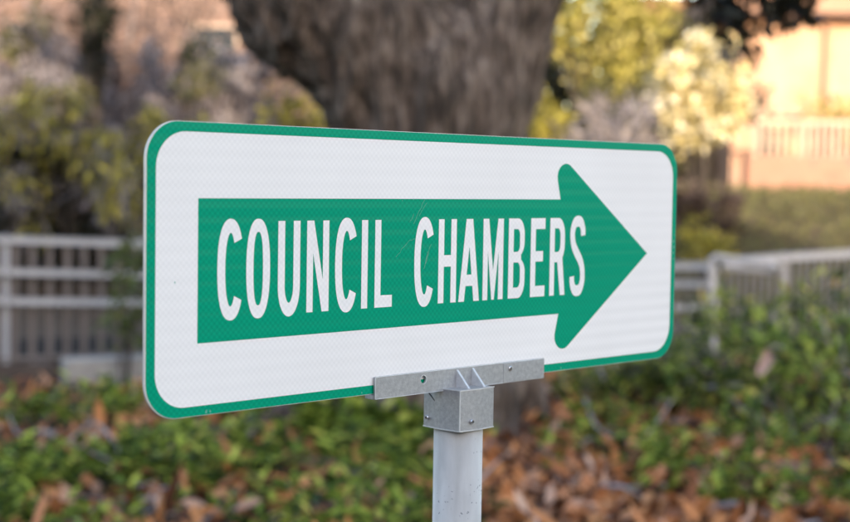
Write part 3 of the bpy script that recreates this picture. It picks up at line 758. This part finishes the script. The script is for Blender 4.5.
twig_shrub('dry_shrub', gp(120, 21.5), 2.7, (1.6, .9, 1.4), 900, 'tall tan leafless shrub catching sunlight at its top', mat=M_pinktw, group=GT, L=1.2, w=.024, clumps=15)
GY = 'yellow green shrubs beyond the left railing'
shrub('drooping_shrub', gp(22, 17.6), 1.55, (.66, .5, .85), 330, .13, .05, M_yg, 'yellow green drooping shrub above the railing at the left side', 'shrub', GY, 16, .32, .7, twig_n=420, stem_r=.012)
shrub('drooping_shrub', gp(112, 17.4), 1.5, (.56, .5, .95), 340, .13, .05, M_yg, 'yellow green drooping shrub beside the upper left sign corner', 'shrub', GY, 16, .32, .7, twig_n=420, stem_r=.012)
shrub('drooping_shrub', gp(292, 18.6), 1.9, (.5, .4, .75), 520, .13, .05, M_yg, 'yellow shrub showing just left of the trunk above the sign', 'shrub', GY, 12, .34, .3, twig_n=80)
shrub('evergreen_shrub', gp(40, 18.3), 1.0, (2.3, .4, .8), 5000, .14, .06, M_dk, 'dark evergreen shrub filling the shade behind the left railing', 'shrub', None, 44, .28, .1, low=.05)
shrub('bare_tree', gp(150, 27), 3.0, (3.6, .8, 1.9), 4200, .13, .055, leaf_mat('tan_leaves', [(.06, .05, .046), (.19, .15, .135), (.42, .31, .25)], .7, .2), 'grey brown tree behind the dry shrubs before the pink wall', 'tree', None, 46, .24, .2, stem_r=.05)  # loose mass of tan leaves in front of the pink wall
shrub('drooping_shrub', gp(68, 17.9), 2.0, (.5, .4, .45), 240, .13, .05, M_yg, 'small yellow green shrub between the two drooping shrubs at left', 'shrub', GY, 11, .34, .6, twig_n=200, stem_r=.012)
shrub('drooping_shrub', gp(-25, 17.9), 1.9, (.5, .4, .6), 420, .13, .05, M_yg, 'yellow green shrub cut off by the left side of the view', 'shrub', GY, 11, .34, .6, twig_n=200, stem_r=.012)
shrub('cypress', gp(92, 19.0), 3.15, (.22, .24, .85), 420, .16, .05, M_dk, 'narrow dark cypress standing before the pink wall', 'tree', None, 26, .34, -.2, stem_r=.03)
shrub('green_shrub', gp(60, 18.8), 2.25, (.42, .3, .35), 260, .13, .05, M_olive, 'small green bush among the grey twigs at left', 'shrub', None, 8, .4, 0)
shrub('green_shrub', gp(196, 19.2), 2.75, (.42, .3, .5), 300, .12, .045, M_olive, 'loose olive bush rising among grey twigs left of the trunk', 'shrub', None, 10, .4, .3, twig_n=200, stem_r=.012)
shrub('green_shrub', gp(22, 19.0), 3.0, (.40, .3, .45), 280, .12, .045, M_olive, 'loose olive bush high at the upper left corner', 'shrub', None, 10, .4, .3, twig_n=200, stem_r=.012)
shrub('drooping_shrub', gp(175, 17.8), 1.75, (.5, .4, .55), 420, .13, .05, M_yg, 'yellow green shrub just showing above the left end of the sign', 'shrub', GY, 12, .34, .5, twig_n=200, stem_r=.012)
# behind, right
shrub('yellow_tree', gp(601, 23), 2.8, (1.05, .7, 1.15), 3600, .13, .065, M_yellow, 'sunlit yellow tree just right of the trunk', 'tree', None, 30, .30, 0, stem_r=.035)
shrub('cream_bush', gp(694, 21.5), 2.15, (.68, .6, .80), 2600, .13, .09, M_cream, 'sunlit cream and yellow bush above the right sign corner', 'bush', None, 28, .30, 0, stem_r=.018)  # leaf tones run from ochre to near-white
shrub('low_shrub', gp(700, 21.2), .42, (.9, .4, .42), 1000, .12, .05, leaf_mat('mauve_brown_leaves', [(.05, .035, .03), (.12, .085, .075), (.20, .15, .13)], .7, .2), 'low mauve brown shrub beneath the cream bush at the right sign corner', 'shrub', None, 20, .32, .1, low=.04)
shrub('green_tree', gp(572, 29), 2.9, (1.6, .7, 2.6), 3400, .17, .08, M_olive, 'olive green tree seen through the gap right beside the trunk', 'tree', None, 30, .3, 0, stem_r=.05)
shrub('hedge', gp(590, 33), 1.3, (4.2, .5, 1.35), 5200, .18, .08, M_olive, 'long clipped olive hedge far behind the yellow tree', 'hedge', None, 60, .2, 0, low=.05)
shrub('pale_shrub', gp(552, 20), 1.5, (.40, .4, .7), 560, .13, .05, M_yg, 'pale olive shrub in the gap beside the trunk', 'shrub', None, 12, .36, .3)
twig_shrub('grey_shrub', gp(602, 20.3), 1.7, (.6, .5, .45), 260, 'grey twiggy shrub below the yellow tree', L=.4, w=.03, droop=.1)
shrub('olive_shrub', gp(598, 21.3), 1.35, (.75, .4, .75), 1500, .12, .05, M_olive, 'dark olive shrub behind the grey twiggy shrub below the yellow tree', 'shrub', None, 20, .32, .1)
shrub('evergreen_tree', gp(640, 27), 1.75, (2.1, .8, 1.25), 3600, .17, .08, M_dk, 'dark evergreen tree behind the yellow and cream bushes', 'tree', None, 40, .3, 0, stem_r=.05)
shrub('wall_shrub', gp(850, 29.5), 1.6, (1.3, .4, .65), 800, .13, .06, M_yellow, 'sunlit yellow green shrub against the orange wall', 'shrub', None, 12, .36, .2)
shrub('bank_shrub', gp(705, 17.8), .75, (.36, .3, .28), 300, .11, .05, M_yg, 'small yellow green shrub on the bank right of the sign', 'shrub', None, 9, .42, .1)
# bank planting: olive brown low cover
M_bank = leaf_mat('bank_cover', [(.055, .055, .025), (.12, .125, .05), (.17, .175, .07), (.21, .175, .09), (.14, .17, .055)], .7, .2)
n = 26000; y = 15.3 + 12 * rng.random(n) ** 1.2; x = -2 + (rng.random(n)) * (.33 * y + 3.5)
keep = np.array([(b > 15.4) for b in y]); x = x[keep]; y = y[keep]; n = len(x)
z = np.array([gz(a, b) for a, b in zip(x, y)]); hgt = np.array([.18 + .14 * fract(a, b, .9, 2.2) for a, b in zip(x, y)])
P = np.stack([x, y, z + rng.random(n) * np.maximum(.04, hgt * .6)], 1)
V, F = leaves(P, rng.normal(size=(n, 3)) + np.array([0, 0, .5]), rng.normal(size=(n, 3)) + np.array([0, 0, .6]), .10 + .08 * rng.random(n), .016 + .016 * rng.random(n), .2)
setp(link('bank_planting', np_mesh('bank_planting', V, F), M_bank), 'olive brown low planting covering the bank behind the right railing', 'planting', kind='stuff')

# ------------------------------------------------------------------ buildings
def house(name, label, x0, x1, yf, depth, z0, zt_, eave, wallm, fasciam, roofm, windows=(), soffit=M_dkwood, fh=.42, pitch=.17):
    b = Vector(((x0 + x1) / 2, yf, z0)); root = thing(name, b, label, 'building')
    MB().box((x0, yf, z0 - .6), (x1, yf + depth, zt_)).build('wall', wallm, root, off=b)
    MB().box((x0 - eave, yf - eave, zt_ + .004), (x1 + eave, yf + depth + eave, zt_ + .10)).build('soffit', soffit, root, off=b)
    MB().box((x0 - eave - .05, yf - eave - .05, zt_ + .104), (x1 + eave + .05, yf + depth + eave + .05, zt_ + .10 + fh), .02).build('fascia', fasciam, root, off=b)
    rz_ = zt_ + .104 + fh; e = eave + .2; my = yf + depth / 2; ins = min(depth / 2, (x1 - x0) / 2 - .2)
    MB().add([(x0 - e, yf - e, rz_), (x1 + e, yf - e, rz_), (x1 + e, yf + depth + e, rz_), (x0 - e, yf + depth + e, rz_), (x0 + ins, my, rz_ + depth * pitch), (x1 - ins, my, rz_ + depth * pitch)],
             [(0, 1, 5, 4), (1, 2, 5), (2, 3, 4, 5), (3, 0, 4), (3, 2, 1, 0)]).build('roof', roofm, root, off=b)
    for wx, wz, ww, wh in windows:
        f = MB(); fr = .07
        for a_, b_ in (((wx - fr, wz - fr), (wx + ww + fr, wz)), ((wx - fr, wz + wh), (wx + ww + fr, wz + wh + fr)), ((wx - fr, wz), (wx, wz + wh)), ((wx + ww, wz), (wx + ww + fr, wz + wh))):
            f.box((a_[0], yf - .05, a_[1]), (b_[0], yf - .004, b_[1]))
        wo = f.build('window', M_whiter, root, off=b)
        MB().box((wx + .002, yf - .025, wz + .002), (wx + ww - .002, yf - .006, wz + wh - .002)).build('pane', M_glass, wo, off=b)
    return root
DB = 31.0
xr = pt(731, 100, DB).x; ztop = pt(790, 21.5, DB).z
house('orange_building', 'sunlit orange stucco building with wide eaves at the upper right', xr, xr + 16, DB, 9, 1.4, ztop, .5, M_stucco, M_fascia, M_roof, windows=((pt(757, 150, DB).x, pt(757, 168, DB).z, .95, 1.1),))  # dark window added behind the picket rail to darken its gaps
xl = pt(655, 100, 37).x
house('brick_building', 'low brick red roofed building wing behind the cream bush', xl - .3, xl + 7, 37, 7, 1.4, pt(690, 26, 37).z, .4, M_roof, M_roof, M_roof, fh=.5, pitch=.015)
xp = pt(-120, 50, 33).x; xq = pt(322, 50, 33).x
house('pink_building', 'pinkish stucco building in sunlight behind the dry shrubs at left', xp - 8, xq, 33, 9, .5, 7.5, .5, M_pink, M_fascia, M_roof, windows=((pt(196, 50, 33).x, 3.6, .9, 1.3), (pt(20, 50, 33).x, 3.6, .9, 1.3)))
ob = [o_ for o_ in scene.objects if o_.name == 'orange_building'][0]
for gx in (xr + 1.9, xr + 4.6): MB().tube([(gx, DB - .10, 1.0), (gx, DB - .10, ztop - .05)], .05, 8).build('downpipe', M_fascia, ob, off=ob.location)
# terrace wall and cream picket rail in front of the orange building
xt = pt(744, 170, 27.5).x
wall('terrace_wall', 'low pink terrace wall in front of the orange building', 'wall', Vector((xt, 27.5, 0)), Vector((xt + 12, 27.9, 0)), .3, .9, pt(780, 156, 27.5).z, M_lowwall, .02)
tt = [pt(754, 119, 28.4), pt(803, 119.5, 28.5), pt(1000, 122, 28.9)]
zt2 = pt(780, 160, 28.4).z
railing('cream picket railing on the terrace of the orange building', tt, [0, .98, 1.5], [], .145, lambda p: zt2, .09, mat=M_whiter, group=None, bmat=M_whiter, bw=.05, name='picket_railing')

# ------------------------------------------------------------------ light
EL, AZ = R(12.5), R(167.0)        # azimuth of the sun measured clockwise from +Y: behind the camera, a little to the right
sd = Vector((math.sin(AZ) * math.cos(EL), math.cos(AZ) * math.cos(EL), math.sin(EL)))
ld = bpy.data.lights.new('sun', 'SUN'); ld.energy = 9.0; ld.angle = R(.5); ld.color = (1.0, .81, .60)
lo = bpy.data.objects.new('sun', ld); COL.objects.link(lo); lo.location = sd * 60
lo.rotation_euler = (-sd).to_track_quat('-Z', 'Y').to_euler()
wd = bpy.data.worlds.new('World'); scene.world = wd; wd.use_nodes = True
nt = wd.node_tree; bg = nt.nodes['Background']
sk = nt.nodes.new('ShaderNodeTexSky'); sk.sky_type = 'NISHITA'; sk.sun_disc = False
sk.sun_elevation = EL; sk.sun_rotation = AZ; sk.air_density = 1.0; sk.dust_density = 1.0; sk.ozone_density = 1.0
wb = nt.nodes.new('ShaderNodeVectorMath'); wb.operation = 'MULTIPLY'; wb.inputs[1].default_value = (1.075, .98, .93)   # white balance for open shade
nt.links.new(sk.outputs[0], wb.inputs[0]); nt.links.new(wb.outputs[0], bg.inputs['Color']); bg.inputs['Strength'].default_value = 0.68

scene.view_settings.view_transform = 'Standard'; scene.view_settings.look = 'None'; scene.view_settings.exposure = 0
scene.cycles.use_denoising = True
scene.cycles.max_bounces = 6
